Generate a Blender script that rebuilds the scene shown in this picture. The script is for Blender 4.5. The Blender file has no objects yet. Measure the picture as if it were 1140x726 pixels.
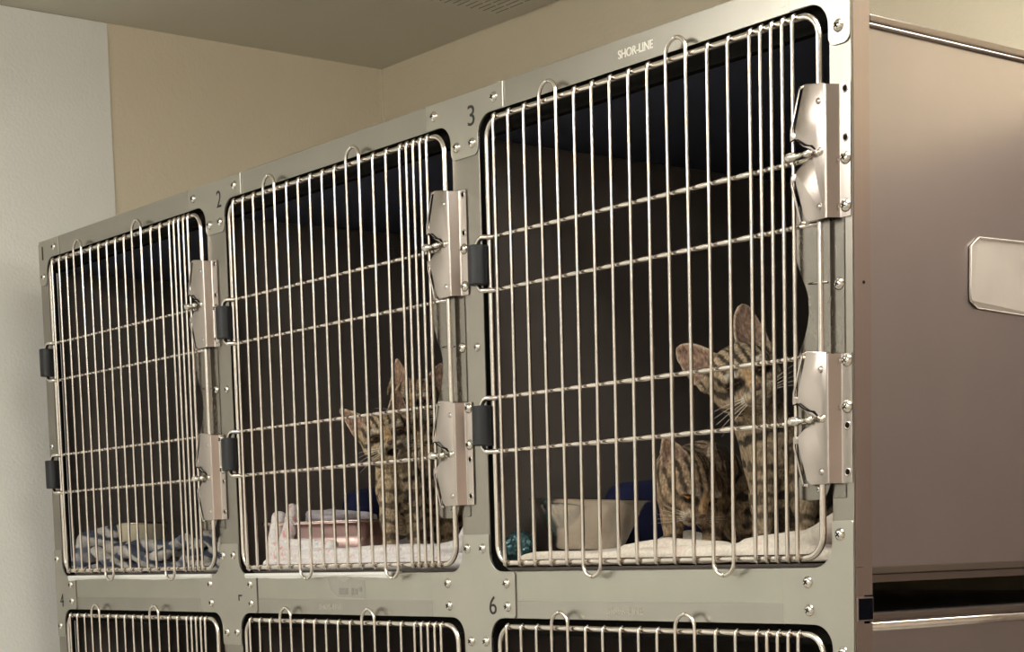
import bpy, bmesh, math, random
import numpy as np
from mathutils import Vector, Matrix, Euler, noise
random.seed(7)
PI = math.pi
C = bpy.context.scene.collection
SC = bpy.context.scene
P = 0.61            # pitch of the cages
OW = 0.5554         # opening width
OH = 0.5435         # opening height
GAP = 0.0571        # rail between the rows
ROW = -(OH + GAP)   # lower row offset
FH = 0.5745         # top of the face frame
Z0 = 1.45           # height of the upper row's opening above the room floor

# ------------------------------------------------------------------ materials
def new_mat(name):
    m = bpy.data.materials.new(name); m.use_nodes = True
    nt = m.node_tree
    return m, nt, nt.nodes['Principled BSDF']

def node(nt, t, **kw):
    n = nt.nodes.new(t)
    for k, v in kw.items(): setattr(n, k, v)
    return n

def plain(name, col, rough=.5, metal=0.0, bump=0.0, bscale=200, var=0.0, vscale=8, spec=None):
    m, nt, b = new_mat(name)
    b.inputs['Base Color'].default_value = (*col, 1)
    b.inputs['Roughness'].default_value = rough
    b.inputs['Metallic'].default_value = metal
    if spec is not None: b.inputs['Specular IOR Level'].default_value = spec
    tc = node(nt, 'ShaderNodeTexCoord')
    if var:
        n = node(nt, 'ShaderNodeTexNoise'); n.inputs['Scale'].default_value = vscale; n.inputs['Detail'].default_value = 6
        r = node(nt, 'ShaderNodeMapRange'); r.inputs[3].default_value = 1 - var; r.inputs[4].default_value = 1 + var
        mx = node(nt, 'ShaderNodeVectorMath', operation='SCALE'); mx.inputs[0].default_value = col
        nt.links.new(tc.outputs['Object'], n.inputs['Vector']); nt.links.new(n.outputs['Fac'], r.inputs[0])
        nt.links.new(r.outputs[0], mx.inputs['Scale']); nt.links.new(mx.outputs[0], b.inputs['Base Color'])
    if bump:
        n = node(nt, 'ShaderNodeTexNoise'); n.inputs['Scale'].default_value = bscale; n.inputs['Detail'].default_value = 3
        bp = node(nt, 'ShaderNodeBump'); bp.inputs['Strength'].default_value = bump; bp.inputs['Distance'].default_value = .002
        nt.links.new(tc.outputs['Object'], n.inputs['Vector']); nt.links.new(n.outputs['Fac'], bp.inputs['Height'])
        nt.links.new(bp.outputs[0], b.inputs['Normal'])
    return m

def steel(name, col, rough, stretch=(6, 6, 6), streak=0.06, rvar=0.08, bump=0.0, blot=.06):
    """brushed stainless steel: fine streaks and soft blotches in tone and roughness"""
    m, nt, b = new_mat(name)
    b.inputs['Metallic'].default_value = 1
    tc = node(nt, 'ShaderNodeTexCoord'); mp = node(nt, 'ShaderNodeMapping'); mp.inputs['Scale'].default_value = stretch
    nt.links.new(tc.outputs['Object'], mp.inputs['Vector'])
    n = node(nt, 'ShaderNodeTexNoise'); n.inputs['Scale'].default_value = 10; n.inputs['Detail'].default_value = 8; n.inputs['Roughness'].default_value = .7
    nt.links.new(mp.outputs[0], n.inputs['Vector'])
    n2 = node(nt, 'ShaderNodeTexNoise'); n2.inputs['Scale'].default_value = 14; n2.inputs['Detail'].default_value = 5
    nt.links.new(tc.outputs['Object'], n2.inputs['Vector'])
    r1 = node(nt, 'ShaderNodeMapRange'); r1.inputs[1].default_value = .3; r1.inputs[2].default_value = .7; r1.inputs[3].default_value = 1 - streak; r1.inputs[4].default_value = 1 + streak
    r2 = node(nt, 'ShaderNodeMapRange'); r2.inputs[1].default_value = .3; r2.inputs[2].default_value = .7; r2.inputs[3].default_value = 1 - blot; r2.inputs[4].default_value = 1 + blot
    mu = node(nt, 'ShaderNodeMath', operation='MULTIPLY')
    sc = node(nt, 'ShaderNodeVectorMath', operation='SCALE'); sc.inputs[0].default_value = col
    nt.links.new(n.outputs['Fac'], r1.inputs[0]); nt.links.new(n2.outputs['Fac'], r2.inputs[0])
    nt.links.new(r1.outputs[0], mu.inputs[0]); nt.links.new(r2.outputs[0], mu.inputs[1])
    nt.links.new(mu.outputs[0], sc.inputs['Scale']); nt.links.new(sc.outputs[0], b.inputs['Base Color'])
    r3 = node(nt, 'ShaderNodeMapRange'); r3.inputs[1].default_value = .3; r3.inputs[2].default_value = .7
    r3.inputs[3].default_value = max(.02, rough - rvar); r3.inputs[4].default_value = rough + rvar
    nt.links.new(n.outputs['Fac'], r3.inputs[0]); nt.links.new(r3.outputs[0], b.inputs['Roughness'])
    if bump:
        bp = node(nt, 'ShaderNodeBump'); bp.inputs['Strength'].default_value = bump; bp.inputs['Distance'].default_value = .001
        nt.links.new(n.outputs['Fac'], bp.inputs['Height']); nt.links.new(bp.outputs[0], b.inputs['Normal'])
    return m

def attr_mat(name, rough=.85, fur=True, gain=1.0):
    """colour from the mesh's own colour attribute (coat or cloth pattern)"""
    m, nt, b = new_mat(name)
    b.inputs['Roughness'].default_value = rough
    b.inputs['Specular IOR Level'].default_value = .2
    a = node(nt, 'ShaderNodeAttribute'); a.attribute_name = 'col'
    tc = node(nt, 'ShaderNodeTexCoord')
    n = node(nt, 'ShaderNodeTexNoise'); n.inputs['Scale'].default_value = 420 if fur else 260; n.inputs['Detail'].default_value = 4
    mp = node(nt, 'ShaderNodeMapping'); mp.inputs['Scale'].default_value = (1, 1, .35) if fur else (1, 1, 1)
    r = node(nt, 'ShaderNodeMapRange'); r.inputs[1].default_value = .3; r.inputs[2].default_value = .7
    r.inputs[3].default_value = (.5 if fur else .88) * gain; r.inputs[4].default_value = (1.5 if fur else 1.1) * gain
    sc = node(nt, 'ShaderNodeVectorMath', operation='SCALE')
    nt.links.new(tc.outputs['Object'], mp.inputs['Vector']); nt.links.new(mp.outputs[0], n.inputs['Vector'])
    nt.links.new(n.outputs['Fac'], r.inputs[0]); nt.links.new(a.outputs['Color'], sc.inputs[0]); nt.links.new(r.outputs[0], sc.inputs['Scale'])
    nt.links.new(sc.outputs[0], b.inputs['Base Color'])
    bp = node(nt, 'ShaderNodeBump'); bp.inputs['Strength'].default_value = .5; bp.inputs['Distance'].default_value = .0015
    nt.links.new(n.outputs['Fac'], bp.inputs['Height']); nt.links.new(bp.outputs[0], b.inputs['Normal'])
    return m

STEELC = (.66, .635, .555)
M = dict(
    rail=steel('brushed_rail_steel', (.39, .374, .338), .27, (1.2, 60, 60), .003, .004, blot=.03),
    stile=steel('brushed_stile_steel', (.315, .295, .26), .30, (60, 60, 1.2), .015, .015, blot=.04),
    gusset=steel('gusset_steel', (.44, .425, .378), .30, (10, 10, 10), .012, .015, blot=.03),
    rod=steel('rod_steel', (.68, .63, .575), .20, (10, 10, 10), .04, .05),
    latch=steel('polished_latch_steel', (.46, .41, .38), .23, (3, 3, 8), .015, .015, blot=.02),
    bracket=steel('bracket_steel', (.25, .232, .205), .26, (10, 10, 4), .04, .05),
    side=steel('brushed_side_steel', (.42, .38, .37), .28, (2, 2, 30), .006, .006, blot=.02),
    sidetrim=steel('side_trim_steel', (.42, .35, .315), .30, (40, 40, 1), .015, .015, blot=.02),
    lip=steel('side_lip_steel', (.26, .22, .19), .32, (40, 1, 40), .01, .01, blot=.02),
    screw=steel('screw_steel', (.70, .67, .61), .16, (10, 10, 10), .03, .04),
    bowl=steel('bowl_steel', (.62, .57, .51), .20, (3, 3, 20), .05, .06),
    pan=steel('pan_steel', (.80, .58, .55), .50, (3, 3, 20), .04, .06),  # pink reflection put into the steel's base colour
    inner=plain('shaded_inner_panel', (.13, .112, .102), .38, .0, 0, var=.10, vscale=5, spec=.15),  # unlit steel inside the cages: its shade is put into the colour
    innertop=plain('shaded_inner_ceiling', (.045, .050, .075), .5, .0, 0, spec=.2),  # shade under the cage roof put into the colour
    black=plain('black_rubber', (.006, .007, .010), .5, 0, .25, 60),
    navy=plain('black_plug', (.004, .004, .006), .7, spec=.0),
    dark=plain('dark_recess', (.012, .011, .010), .9, spec=.0),  # shade of holes, slots and openings put into the colour
    ink=plain('black_numeral_ink', (.012, .012, .012), .5),
    etch=plain('embossing_highlight', (.66, .63, .56), .4, .3),  # highlight on the pressed letters put into the colour
    etch_dim=plain('faint_embossing', (.45, .43, .37), .4, .6),  # dimmer tone for the faint lettering
    sticker=plain('torn_sticker_grey', (.30, .29, .255), .6, 0, .3, 300, .10, 60),
    smudge=plain('smudged_print', (.22, .212, .19), .7, var=.3, vscale=300),
    strip=steel('overlay_steel', (.43, .425, .37), .34, (1.5, 60, 60), .003, .004, blot=.03),
    tape=plain('cloudy_tape', (.36, .32, .275), .42, .2, .35, 40, .10, 18),
    tapeedge=plain('tape_edge', (.50, .45, .39), .5),
    frp=plain('white_wall_panel', (.78, .79, .755), .42, 0, .5, 170, .015, 30),
    wall=plain('beige_painted_wall', (.68, .61, .465), .7, 0, .5, 130, .02, 20),
    wallpink=plain('pinkish_painted_wall', (.84, .72, .65), .7, 0, .4, 130),
    ceil=plain('ceiling_paint', (.66, .63, .535), .85, 0, .3, 60),
    floor=plain('vinyl_floor', (.40, .38, .34), .45, 0, 0, var=.12, vscale=3),
    vent=plain('vent_metal', (.66, .635, .54), .8),
    slot=plain('vent_slot_shade', (.26, .245, .20), .9),
    cupb=plain('added_cabinet_brown', (.20, .165, .145), .5, var=.08, vscale=4),
    coat=attr_mat('tabby_coat', .9, True),
    cloth=attr_mat('patterned_cloth', .95, False),
    nose=plain('nose_skin', (.10, .045, .04), .45),
    eye=plain('eye_amber', (.22, .10, .03), .12),
    pupil=plain('eye_pupil', (.01, .008, .008), .08),
    whisker=plain('whisker', (.7, .66, .58), .5),
    pad=plain('inside_mouth', (.06, .02, .02), .6),
    teal=plain('teal_crinkle_foil', (.05, .11, .12), .22, .55, .9, 60, .35, 60),
    cream=plain('cream_enamel', (.62, .55, .40), .35, 0, var=.10, vscale=40),
    greybox=plain('grey_card', (.42, .41, .42), .6),
    red=plain('red_plastic', (.40, .03, .05), .4),
    white=plain('white_plastic', (.75, .75, .72), .4),
    bluecloth=plain('dark_blue_cloth', (.007, .010, .055), .9, 0, .4, 120, .15, 30),
)
def emis(name, col, s):
    m, nt, b = new_mat(name)
    b.inputs['Base Color'].default_value = (.8, .8, .8, 1)
    b.inputs['Emission Color'].default_value = (*col, 1); b.inputs['Emission Strength'].default_value = s
    return m
M['lamp'] = emis('lamp_diffuser', (1, .965, .895), 7.6)

# ------------------------------------------------------------------ mesh helpers
def link_mesh(name, verts, faces, mat, parent=None, smooth=False, fmats=None, loc=None):
    me = bpy.data.meshes.new(name)
    if loc is not None: verts = [(v[0] - loc[0], v[1] - loc[1], v[2] - loc[2]) for v in verts]
    me.from_pydata([tuple(v) for v in verts], [], faces)
    mats = mat if isinstance(mat, (list, tuple)) else [mat]
    for mm in mats: me.materials.append(mm)
    bm = bmesh.new(); bm.from_mesh(me); bmesh.ops.recalc_face_normals(bm, faces=bm.faces)
    bm.to_mesh(me); bm.free()
    if fmats is not None: me.polygons.foreach_set('material_index', fmats)
    if smooth: me.polygons.foreach_set('use_smooth', [True] * len(me.polygons))
    o = bpy.data.objects.new(name, me); C.objects.link(o)
    if parent is not None: o.parent = parent
    if loc is not None: o.location = loc
    return o

class MB:
    def __init__(s): s.v = []; s.f = []; s.m = []
    def add(s, vs, fs, mi=0):
        b = len(s.v); s.v += [tuple(v) for v in vs]; s.f += [tuple(i + b for i in f) for f in fs]; s.m += [mi] * len(fs)
    def box(s, a, b, mi=0):
        x0, y0, z0 = a; x1, y1, z1 = b
        s.add([(x0, y0, z0), (x1, y0, z0), (x1, y1, z0), (x0, y1, z0), (x0, y0, z1), (x1, y0, z1), (x1, y1, z1), (x0, y1, z1)],
              [(0, 3, 2, 1), (4, 5, 6, 7), (0, 1, 5, 4), (1, 2, 6, 5), (2, 3, 7, 6), (3, 0, 4, 7)], mi)
    def bbox(s, a, b, bev=.001, mi=0):
        bm = bmesh.new(); bmesh.ops.create_cube(bm, size=1)
        for v in bm.verts: v.co = Vector([(a[i] + b[i]) / 2 + v.co[i] * (b[i] - a[i]) for i in range(3)])
        bmesh.ops.bevel(bm, geom=bm.edges[:], offset=bev, segments=2, affect='EDGES', profile=.6)
        s.frombm(bm, mi)
    def frombm(s, bm, mi=0):
        bm.verts.ensure_lookup_table(); bm.verts.index_update()
        s.add([v.co[:] for v in bm.verts], [[v.index for v in f.verts] for f in bm.faces], mi); bm.free()
    def tube(s, pts, r, n=10, mi=0, closed=False, cap=True):
        pts = [Vector(p) for p in pts]; rr = r if isinstance(r, (list, tuple)) else [r] * len(pts)
        N = len(pts); T = []
        for i in range(N):
            a = pts[(i - 1) % N] if (closed or i > 0) else pts[0]
            b = pts[(i + 1) % N] if (closed or i < N - 1) else pts[-1]
            T.append((b - a).normalized())
        up = Vector((0, 0, 1)) if abs(T[0].z) < .9 else Vector((0, 1, 0))
        nrm = (up - T[0] * up.dot(T[0])).normalized(); vs = []
        for i in range(N):
            nrm = (nrm - T[i] * nrm.dot(T[i])).normalized(); bn = T[i].cross(nrm)
            for k in range(n):
                a = 2 * PI * k / n
                vs.append(pts[i] + (nrm * math.cos(a) + bn * math.sin(a)) * rr[i])
        fs = []
        for i in range(N if closed else N - 1):
            j = (i + 1) % N
            for k in range(n):
                fs.append((i * n + k, i * n + (k + 1) % n, j * n + (k + 1) % n, j * n + k))
        if cap and not closed:
            fs.append(tuple(range(n - 1, -1, -1))); fs.append(tuple((N - 1) * n + k for k in range(n)))
        s.add(vs, fs, mi)
    def lathe(s, prof, c=(0, 0, 0), n=24, axis='Z', mi=0, closed=False):
        vs = []; fs = []; K = len(prof)
        for k in range(n):
            a = 2 * PI * k / n
            for r, h in prof:
                x, y, z = r * math.cos(a), r * math.sin(a), h
                if axis == 'Y': x, y, z = x, -z, y      # height goes towards -Y (out of the face)
                if axis == 'X': x, y, z = z, x, y
                vs.append((x + c[0], y + c[1], z + c[2]))
        for k in range(n):
            k2 = (k + 1) % n
            for i in range(K if closed else K - 1):
                j = (i + 1) % K
                fs.append((k * K + i, k2 * K + i, k2 * K + j, k * K + j))
        s.add(vs, fs, mi)
    def obj(s, name, mat, parent=None, smooth=False, loc=None):
        return link_mesh(name, s.v, s.f, mat, parent, smooth, s.m, loc)

def smooth_by_angle(o, ang=.6):
    me = o.data
    bm = bmesh.new(); bm.from_mesh(me)
    for f in bm.faces: f.smooth = True
    for e in bm.edges:
        e.smooth = not (len(e.link_faces) == 2 and e.calc_face_angle(0) > ang)
    bm.to_mesh(me); bm.free()
    return o

def fillet(pts, rad, n=6):
    """round the corners of a closed polygon; rad is one radius or one per corner"""
    out = []; N = len(pts)
    for i in range(N):
        p = Vector(pts[i]); a = Vector(pts[i - 1]) - p; b = Vector(pts[(i + 1) % N]) - p
        r = rad[i] if isinstance(rad, (list, tuple)) else rad
        if r <= 1e-6: out.append(tuple(p)); continue
        ang = a.angle(b); d = min(r / math.tan(ang / 2), a.length * .49, b.length * .49); r2 = d * math.tan(ang / 2)
        a.normalize(); b.normalize(); cen = p + (a + b).normalized() * (r2 / math.sin(ang / 2))
        s = (p + a * d) - cen; e = (p + b * d) - cen
        tot = s.angle(e) if s.length * e.length > 0 else 0
        cr = s.x * e.y - s.y * e.x
        for k in range(n + 1):
            t = tot * k / n * (1 if cr > 0 else -1)
            out.append((cen.x + s.x * math.cos(t) - s.y * math.sin(t), cen.y + s.x * math.sin(t) + s.y * math.cos(t)))
    return out
def rrect(x0, z0, x1, z1, r, n=6): return fillet([(x0, z0), (x1, z0), (x1, z1), (x0, z1)], r, n)

def sheet_mesh(outs, y, th, bev=.0004):
    """a flat plate in the XZ plane with holes: front face at y-th, back at y"""
    cu = bpy.data.curves.new('tmp', 'CURVE'); cu.dimensions = '2D'; cu.fill_mode = 'BOTH'
    cu.extrude = max(th / 2 - bev, 1e-5); cu.bevel_depth = bev; cu.bevel_resolution = 1; cu.offset = -bev
    for o in outs:
        sp = cu.splines.new('POLY'); sp.points.add(len(o) - 1); sp.use_cyclic_u = True
        for i, p in enumerate(o): sp.points[i].co = (p[0], p[1], 0, 1)
    ob = bpy.data.objects.new('tmp', cu); C.objects.link(ob)
    dg = bpy.context.evaluated_depsgraph_get(); me = ob.evaluated_get(dg).to_mesh()
    vs = [(v.co.x, y - th / 2 - v.co.z, v.co.y) for v in me.vertices]; fs = [tuple(p.vertices) for p in me.polygons]
    ob.evaluated_get(dg).to_mesh_clear(); bpy.data.objects.remove(ob); bpy.data.curves.remove(cu)
    bm = bmesh.new(); bv = [bm.verts.new(v) for v in vs]
    for f in fs:
        try: bm.faces.new([bv[i] for i in f])
        except ValueError: pass
    bmesh.ops.remove_doubles(bm, verts=bm.verts, dist=1e-5)
    return bm
def sheet(name, outs, y, th, mat, parent=None, bev=.0004):
    mb = MB(); mb.frombm(sheet_mesh(outs, y, th, bev)); return mb.obj(name, mat, parent)

def text_obj(name, body, x, z, h, w, y, mat, parent, th=.0004, bold=0.0):
    cu = bpy.data.curves.new('tmp', 'FONT'); cu.body = body; cu.extrude = th; cu.size = 1; cu.offset = bold
    ob = bpy.data.objects.new('tmp', cu); C.objects.link(ob)
    dg = bpy.context.evaluated_depsgraph_get(); me = ob.evaluated_get(dg).to_mesh()
    V = [v.co.copy() for v in me.vertices]; F = [tuple(p.vertices) for p in me.polygons]
    ob.evaluated_get(dg).to_mesh_clear(); bpy.data.objects.remove(ob); bpy.data.curves.remove(cu)
    x0 = min(v.x for v in V); x1 = max(v.x for v in V); y0 = min(v.y for v in V); y1 = max(v.y for v in V)
    vs = [(x + (v.x - x0) / (x1 - x0) * w, y - v.z, z + (v.y - y0) / (y1 - y0) * h) for v in V]
    return link_mesh(name, vs, F, mat, parent)

def empty(name, loc=(0, 0, 0), rot=(0, 0, 0)):
    o = bpy.data.objects.new(name, None); C.objects.link(o); o.location = loc; o.rotation_euler = rot
    o.empty_display_size = .05
    return o
def tag(o, label, cat, group=None):
    o['label'] = label; o['category'] = cat
    if group: o['group'] = group
    return o
def struct(o): o['kind'] = 'structure'; return o
def copy_tree(o, parent=None):
    c = o.copy(); C.objects.link(c); c.parent = parent
    for ch in [x for x in o.children]: copy_tree(ch, c)
    return c

# ------------------------------------------------------------------ the room
XL, XR, YB, YF, ZC, ZF = -.15, 4.35, .813, -3.6, 1.0, -Z0
def slab(name, a, b, mat):
    mb = MB(); mb.box(a, b); return struct(mb.obj(name, mat))
slab('floor', (XL - .1, YF - .1, ZF - .1), (XR + .1, YB + .1, ZF), M['floor'])
slab('ceiling', (XL - .1, YF - .1, ZC), (XR + .1, YB + .1, ZC + .1), M['ceil'])
slab('wall_back', (XL - .1, YB, ZF), (XR + .1, YB + .1, ZC), M['wall'])
slab('wall_left', (XL - .1, YF - .1, ZF), (XL, YB, ZC), M['wall'])
slab('wall_right', (XR, YF - .1, ZF), (XR + .1, YB, ZC), M['wallpink'])
slab('wall_front', (XL, YF - .1, ZF), (XR, YF, ZC), M['frp'])
mb = MB(); mb.bbox((XL - .001, YF + .002, ZF + .002), (XL + .0035, .2057, ZC - .001), .0012)
struct(mb.obj('trim_1', M['frp']))                     # pale wall sheet covering the left wall up to its seam
mb = MB(); mb.bbox((XL - .001, YB - .006, ZF), (XL + .005, YB + .001, ZC - .001), .001)
struct(mb.obj('trim_2', M['wall']))

# ceiling vent, seen at its corner
vt = empty('ceiling_vent', (.287, .209, ZC))
tag(vt, 'square slotted metal vent set in the ceiling near the back corner', 'vent')
mb = MB(); W = .56
mb.bbox((0, 0, -.004), (W, W, 0.0), .0015)
mb.obj('frame', M['vent'], vt)
mb = MB()
for i in range(16):
    yy = W - .012 - i * .0145
    for k in range(13):
        x0 = .012 + k * .042 + (i % 2) * .006
        mb.box((x0, yy - .0010, -.0046), (min(x0 + .036, W - .01), yy + .0010, -.0038))
mb.obj('slot_row', M['slot'], vt)

# ceiling lamps
def lamp(x, y, lx, ly, label):
    t = tag(empty('ceiling_lamp', (x, y, ZC)), label, 'lamp', 'ceiling lamps')
    mb = MB(); mb.bbox((-lx / 2 - .012, -ly / 2 - .012, -.020), (lx / 2 + .012, ly / 2 + .012, 0), .003); mb.obj('housing', M['vent'], t)
    mb = MB(); mb.bbox((-lx / 2, -ly / 2, -.085), (lx / 2, ly / 2, -.0205), .012); mb.obj('diffuser', M['lamp'], t)
lamp(.95, -1.62, 1.15, .5, 'rectangular white ceiling lamp in front of the cages')
lamp(2.15, -.02, .5, 1.0, 'rectangular white ceiling lamp to the right of the cages')
lamp(2.6, -2.7, 1.15, .5, 'rectangular white ceiling lamp farthest from the cages')

cb = tag(empty('added_cabinet', (1.90, .813 - .003, ZF)), 'brown cabinet added out of view to darken the reflection in the side panel', 'cabinet')  # unseen, added to give the side panel its dark lower reflection
mb = MB(); mb.bbox((0, -.25, .0), (1.7, 0, 1.985), .003); mb.obj('added_cabinet_body', M['cupb'], cb)
for k in range(3):
    mb = MB(); mb.bbox((.006 + k * .565, -.272, .08), (.561 + k * .565, -.252, 1.975), .002); dr = mb.obj('added_cabinet_door', M['cupb'], cb)
    mb = MB(); mb.tube([(.53 + k * .565, -.274, 1.0), (.53 + k * .565, -.292, 1.01), (.53 + k * .565, -.292, 1.13), (.53 + k * .565, -.274, 1.14)], .004, 8); mb.obj('handle', M['rod'], dr, True)
# ------------------------------------------------------------------ front frame of the bank
FF = tag(empty('bank_front_frame', (0, 0, 0)), 'brushed stainless steel face frame joining all the cages, with riveted corner plates', 'frame')
R = .024
def opening(i, row): 
    x0 = i * P; z0 = row * ROW
    return rrect(x0, z0, x0 + OW, z0 + OH, R, 8)
X0F, X1F = -.0293, 2 * P + OW + .0277
Z1F, Z0F = FH, ROW - .03
outer = fillet([(X0F, Z0F), (X1F, Z0F), (X1F, Z1F), (X0F, Z1F)], [.004, .004, .004, .008])
holes = [opening(i, r) for i in range(3) for r in (0, 1)]
# the sheet is built as rails and stiles that meet without overlapping
def rail(z0, z1, ups, downs, name='rail'):
    mbx = MB()
    xs = [(i * P, i * P + OW) for i in range(3)]
    o = [(X0F, z0)]
    # lower edge, left to right, with the quarter-round corners of the openings below
    def corner(cx, cz, a0, a1, n=8): return [(cx + R * math.cos(a0 + (a1 - a0) * k / n), cz + R * math.sin(a0 + (a1 - a0) * k / n)) for k in range(n + 1)]
    low = []
    if downs:
        zz = z0 - R
        low.append((X0F, zz))
        for a, b in xs:
            low += corner(a + R, zz, PI, PI / 2)
            low += corner(b - R, zz, PI / 2, 0)
        low.append((X1F, zz))
    else: low = [(X0F, z0), (X1F, z0)]
    up = []
    if ups:
        zz = z1 + R
        up.append((X1F, zz))
        for a, b in reversed(xs):
            up += corner(b - R, zz, 0, -PI / 2)
            up += corner(a + R, zz, -PI / 2, -PI)
        up.append((X0F, zz))
    else: up = [(X1F, z1), (X0F, z1)] if ups is False else []
    mbx.frombm(sheet_mesh([low + up], 0, .0022, .0006))
    return mbx.obj(name, M['rail'], FF)
rail(OH, Z1F, False, True); rail(-GAP, 0, True, True); rail(Z0F, ROW, True, False)
SX = [(X0F, 0)] + [(i * P + OW, (i + 1) * P) for i in range(2)] + [(2 * P + OW, X1F)]
for r in (0, 1):
    for a, b in SX:
        mb = MB(); mb.frombm(sheet_mesh([[(a, r * ROW + R), (b, r * ROW + R), (b, r * ROW + OH - R), (a, r * ROW + OH - R)]], 0, .0022, .0006))
        mb.obj('stile', M['stile'], FF)
# returns of the sheet behind each opening and the outer skirt
for i in range(3):
    for r in (0, 1):
        mb = MB()
        o = opening(i, r); n = len(o)
        vs = [(x, -.0006, z) for x, z in o] + [(x, .014, z) for x, z in o]
        mb.add(vs, [(k, (k + 1) % n, n + (k + 1) % n, n + k) for k in range(n)])
        mb.obj('opening_return', M['dark'], FF)  # steel return coloured dark to stand for the shade in the gap
mb = MB()
mb.bbox((X1F - .0016, .0002, .0), (X1F + .0004, .0115, Z1F), .0004); mb.obj('side_skirt', M['sidetrim'], FF)
for a_, b_ in (((X1F - .003, .0117, -.028), (X1F - .0006, .0250, Z1F - .030)), ((X1F - .0016, .0002, Z0F), (X1F + .0004, .0115, -.0005)), ((X1F - .003, .0117, Z0F), (X1F - .0006, .0250, -.056)), ((X0F, .0002, Z0F), (X0F + .002, .0250, Z1F))):
    mb = MB(); mb.bbox(a_, b_, .0004); mb.obj('side_skirt', M['sidetrim'], FF)
mb = MB(); mb.bbox((X0F + .002, .0002, Z1F - .0022), (X1F - .0016, .0250, Z1F - .0002), .0004)
mb.obj('top_skirt', M['rail'], FF)
mb = MB(); mb.lathe([(0, 0), (.0016, 0), (.0016, .0006), (0, .0006)], (0, 0, 0), 10, 'X')
o = mb.obj('rivet_hole', M['dark'], FF); o.location = (X1F + .0002, .0135, .275)
# black plug at the height of the gap between the rows
pl = MB(); pl.bbox((X1F - .014, .001, -.0535), (X1F + .0012, .0245, -.0295), .0008)
plug = pl.obj('corner_plug', M['sidetrim'], FF)
plug['label'] = 'square end plug with a black face and thin grey rim'
pl = MB(); pl.bbox((X1F + .0010, .0025, -.0520), (X1F + .0018, .0230, -.0310), .0003)
pl.obj('plug_face', M['navy'], plug)

def make_screw():
    mb = MB(); r = .0066
    prof = [(0.0001, .0042), (.0018, .0041), (.0036, .0035), (.0052, .0024), (.0062, .0011), (r, 0), (0.0001, 0)]
    mb.lathe(prof, (0, 0, 0), 16, 'Y', 0)
    mb.box((-.0028, -.0046, -.0005), (.0028, -.0034, .0005), 1); mb.box((-.0005, -.0046, -.0028), (.0005, -.0034, .0028), 1)
    return mb.obj('screw', [M['screw'], M['dark']], None, True)
SCREW = make_screw(); used = [False]
def screw(x, z, parent, y=-.0035, s=1.0):
    o = SCREW if not used[0] else SCREW.copy()
    if used[0]: C.objects.link(o)
    used[0] = True
    o.parent = parent; o.location = (x, y, z); o.rotation_euler = (0, random.uniform(0, 1.5), 0); o.scale = (s, s, s)
    return o
GT = .0016; GY = -.0023
def corner_arc(cx, cz, a0, a1, n=8): return [(cx + R * math.cos(a0 + (a1 - a0) * k / n), cz + R * math.sin(a0 + (a1 - a0) * k / n)) for k in range(n + 1)]
e = .0005
for i in range(4):
    xl = X0F if i == 0 else (i - 1) * P + OW      # left edge of the stile
    xr = X1F if i == 3 else i * P                 # right edge
    # top plate
    lo = []
    if i > 0: lo += [(xl - .05, OH + e), ] + corner_arc(xl - R, OH - R, PI / 2, 0)
    else: lo += []
    stem = fillet([(xl, OH - R), (xl, OH - .0445), (xr, OH - .0445), (xr, OH - R)], [0, .009, .009, 0], 5)
    lo += stem
    if i < 3: lo += corner_arc(xr + R, OH - R, PI, PI / 2) + [(xr + .0500, OH + e)]
    top = []
    if i < 3: top += [(xr + .0500, FH - .0008)]
    else: top += [(xr, FH - .0008)]
    if i > 0: top += [(xl - .05, FH - .0008)]
    else: top += [(xl + .006, FH - .0008), (xl + .0006, FH - .006)]
    g = sheet('corner_plate', [lo + top], GY, GT, M['gusset'], FF, .0005)
    if i > 0: screw(xl - .0330, .5590, g)
    if i < 3: screw(xr + .0330, .5585, g)
    if i in (1, 2): screw(xr - .0115, .5137, g); screw(xr - .0425, .5137, g)
    elif i == 0: screw(xl + .016, .5137, g)
    else: screw(xl + .0135, .5164, g)
    for r in (0,):
        z0, z1 = -GAP, 0
        lf = xl - .066 if i > 0 else xl
        left = []
        pts = []
        # upper stem
        pts += fillet([(xr, R), (xr, .0460), (xl, .0460), (xl, R)], [0, .003, .003, 0], 3)
        if i > 0: pts += corner_arc(xl - R, R, 0, -PI / 2) + [(xl - .066, 0 - e), (xl - .066, -GAP + e)] + corner_arc(xl - R, -GAP - R, PI / 2, 0)
        pts += fillet([(xl, -GAP - R), (xl, -.105), (xr, -.105), (xr, -GAP - R)], [0, .003, .003, 0], 3)
        if i < 3: pts += corner_arc(xr + R, -GAP - R, PI, PI / 2) + fillet([(xr + .030, -GAP + e), (xr + .0490, -GAP + e), (xr + .0490, -e), (xr + .030, -e)], [0, .004, .005, 0], 4) + corner_arc(xr + R, R, -PI / 2, -PI)
        g = sheet('corner_plate', [pts], GY, GT, M['gusset'], FF, .0005)
        if i > 0:
            screw(xl - .0325, -.0143, g); screw(xl - .0305, -.0425, g)
        if i < 3:
            screw(xr + .0325, -.0148, g); screw(xr + .0340, -.0428, g)
        if i in (1, 2):
            screw(xr - .0130, .0283, g); screw(xr - .0440, .0286, g); screw(xr - .0109, -.0862, g); screw(xr - .0404, -.0866, g)
        elif i == 0: screw(xl + .012, .030, g); screw(xl + .013, -.0862, g)
        else: screw(xl + .0106, .0325, g); screw(xl + .0140, -.0840, g)
    if i in (1, 2): screw(xr - .0144, .2725, FF, -.0022, .85); screw(xr - .0144, .2725 + ROW, FF, -.0022, .85)
    if i == 0: screw(xl + .012, .225, FF, -.0022, .8)
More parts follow.
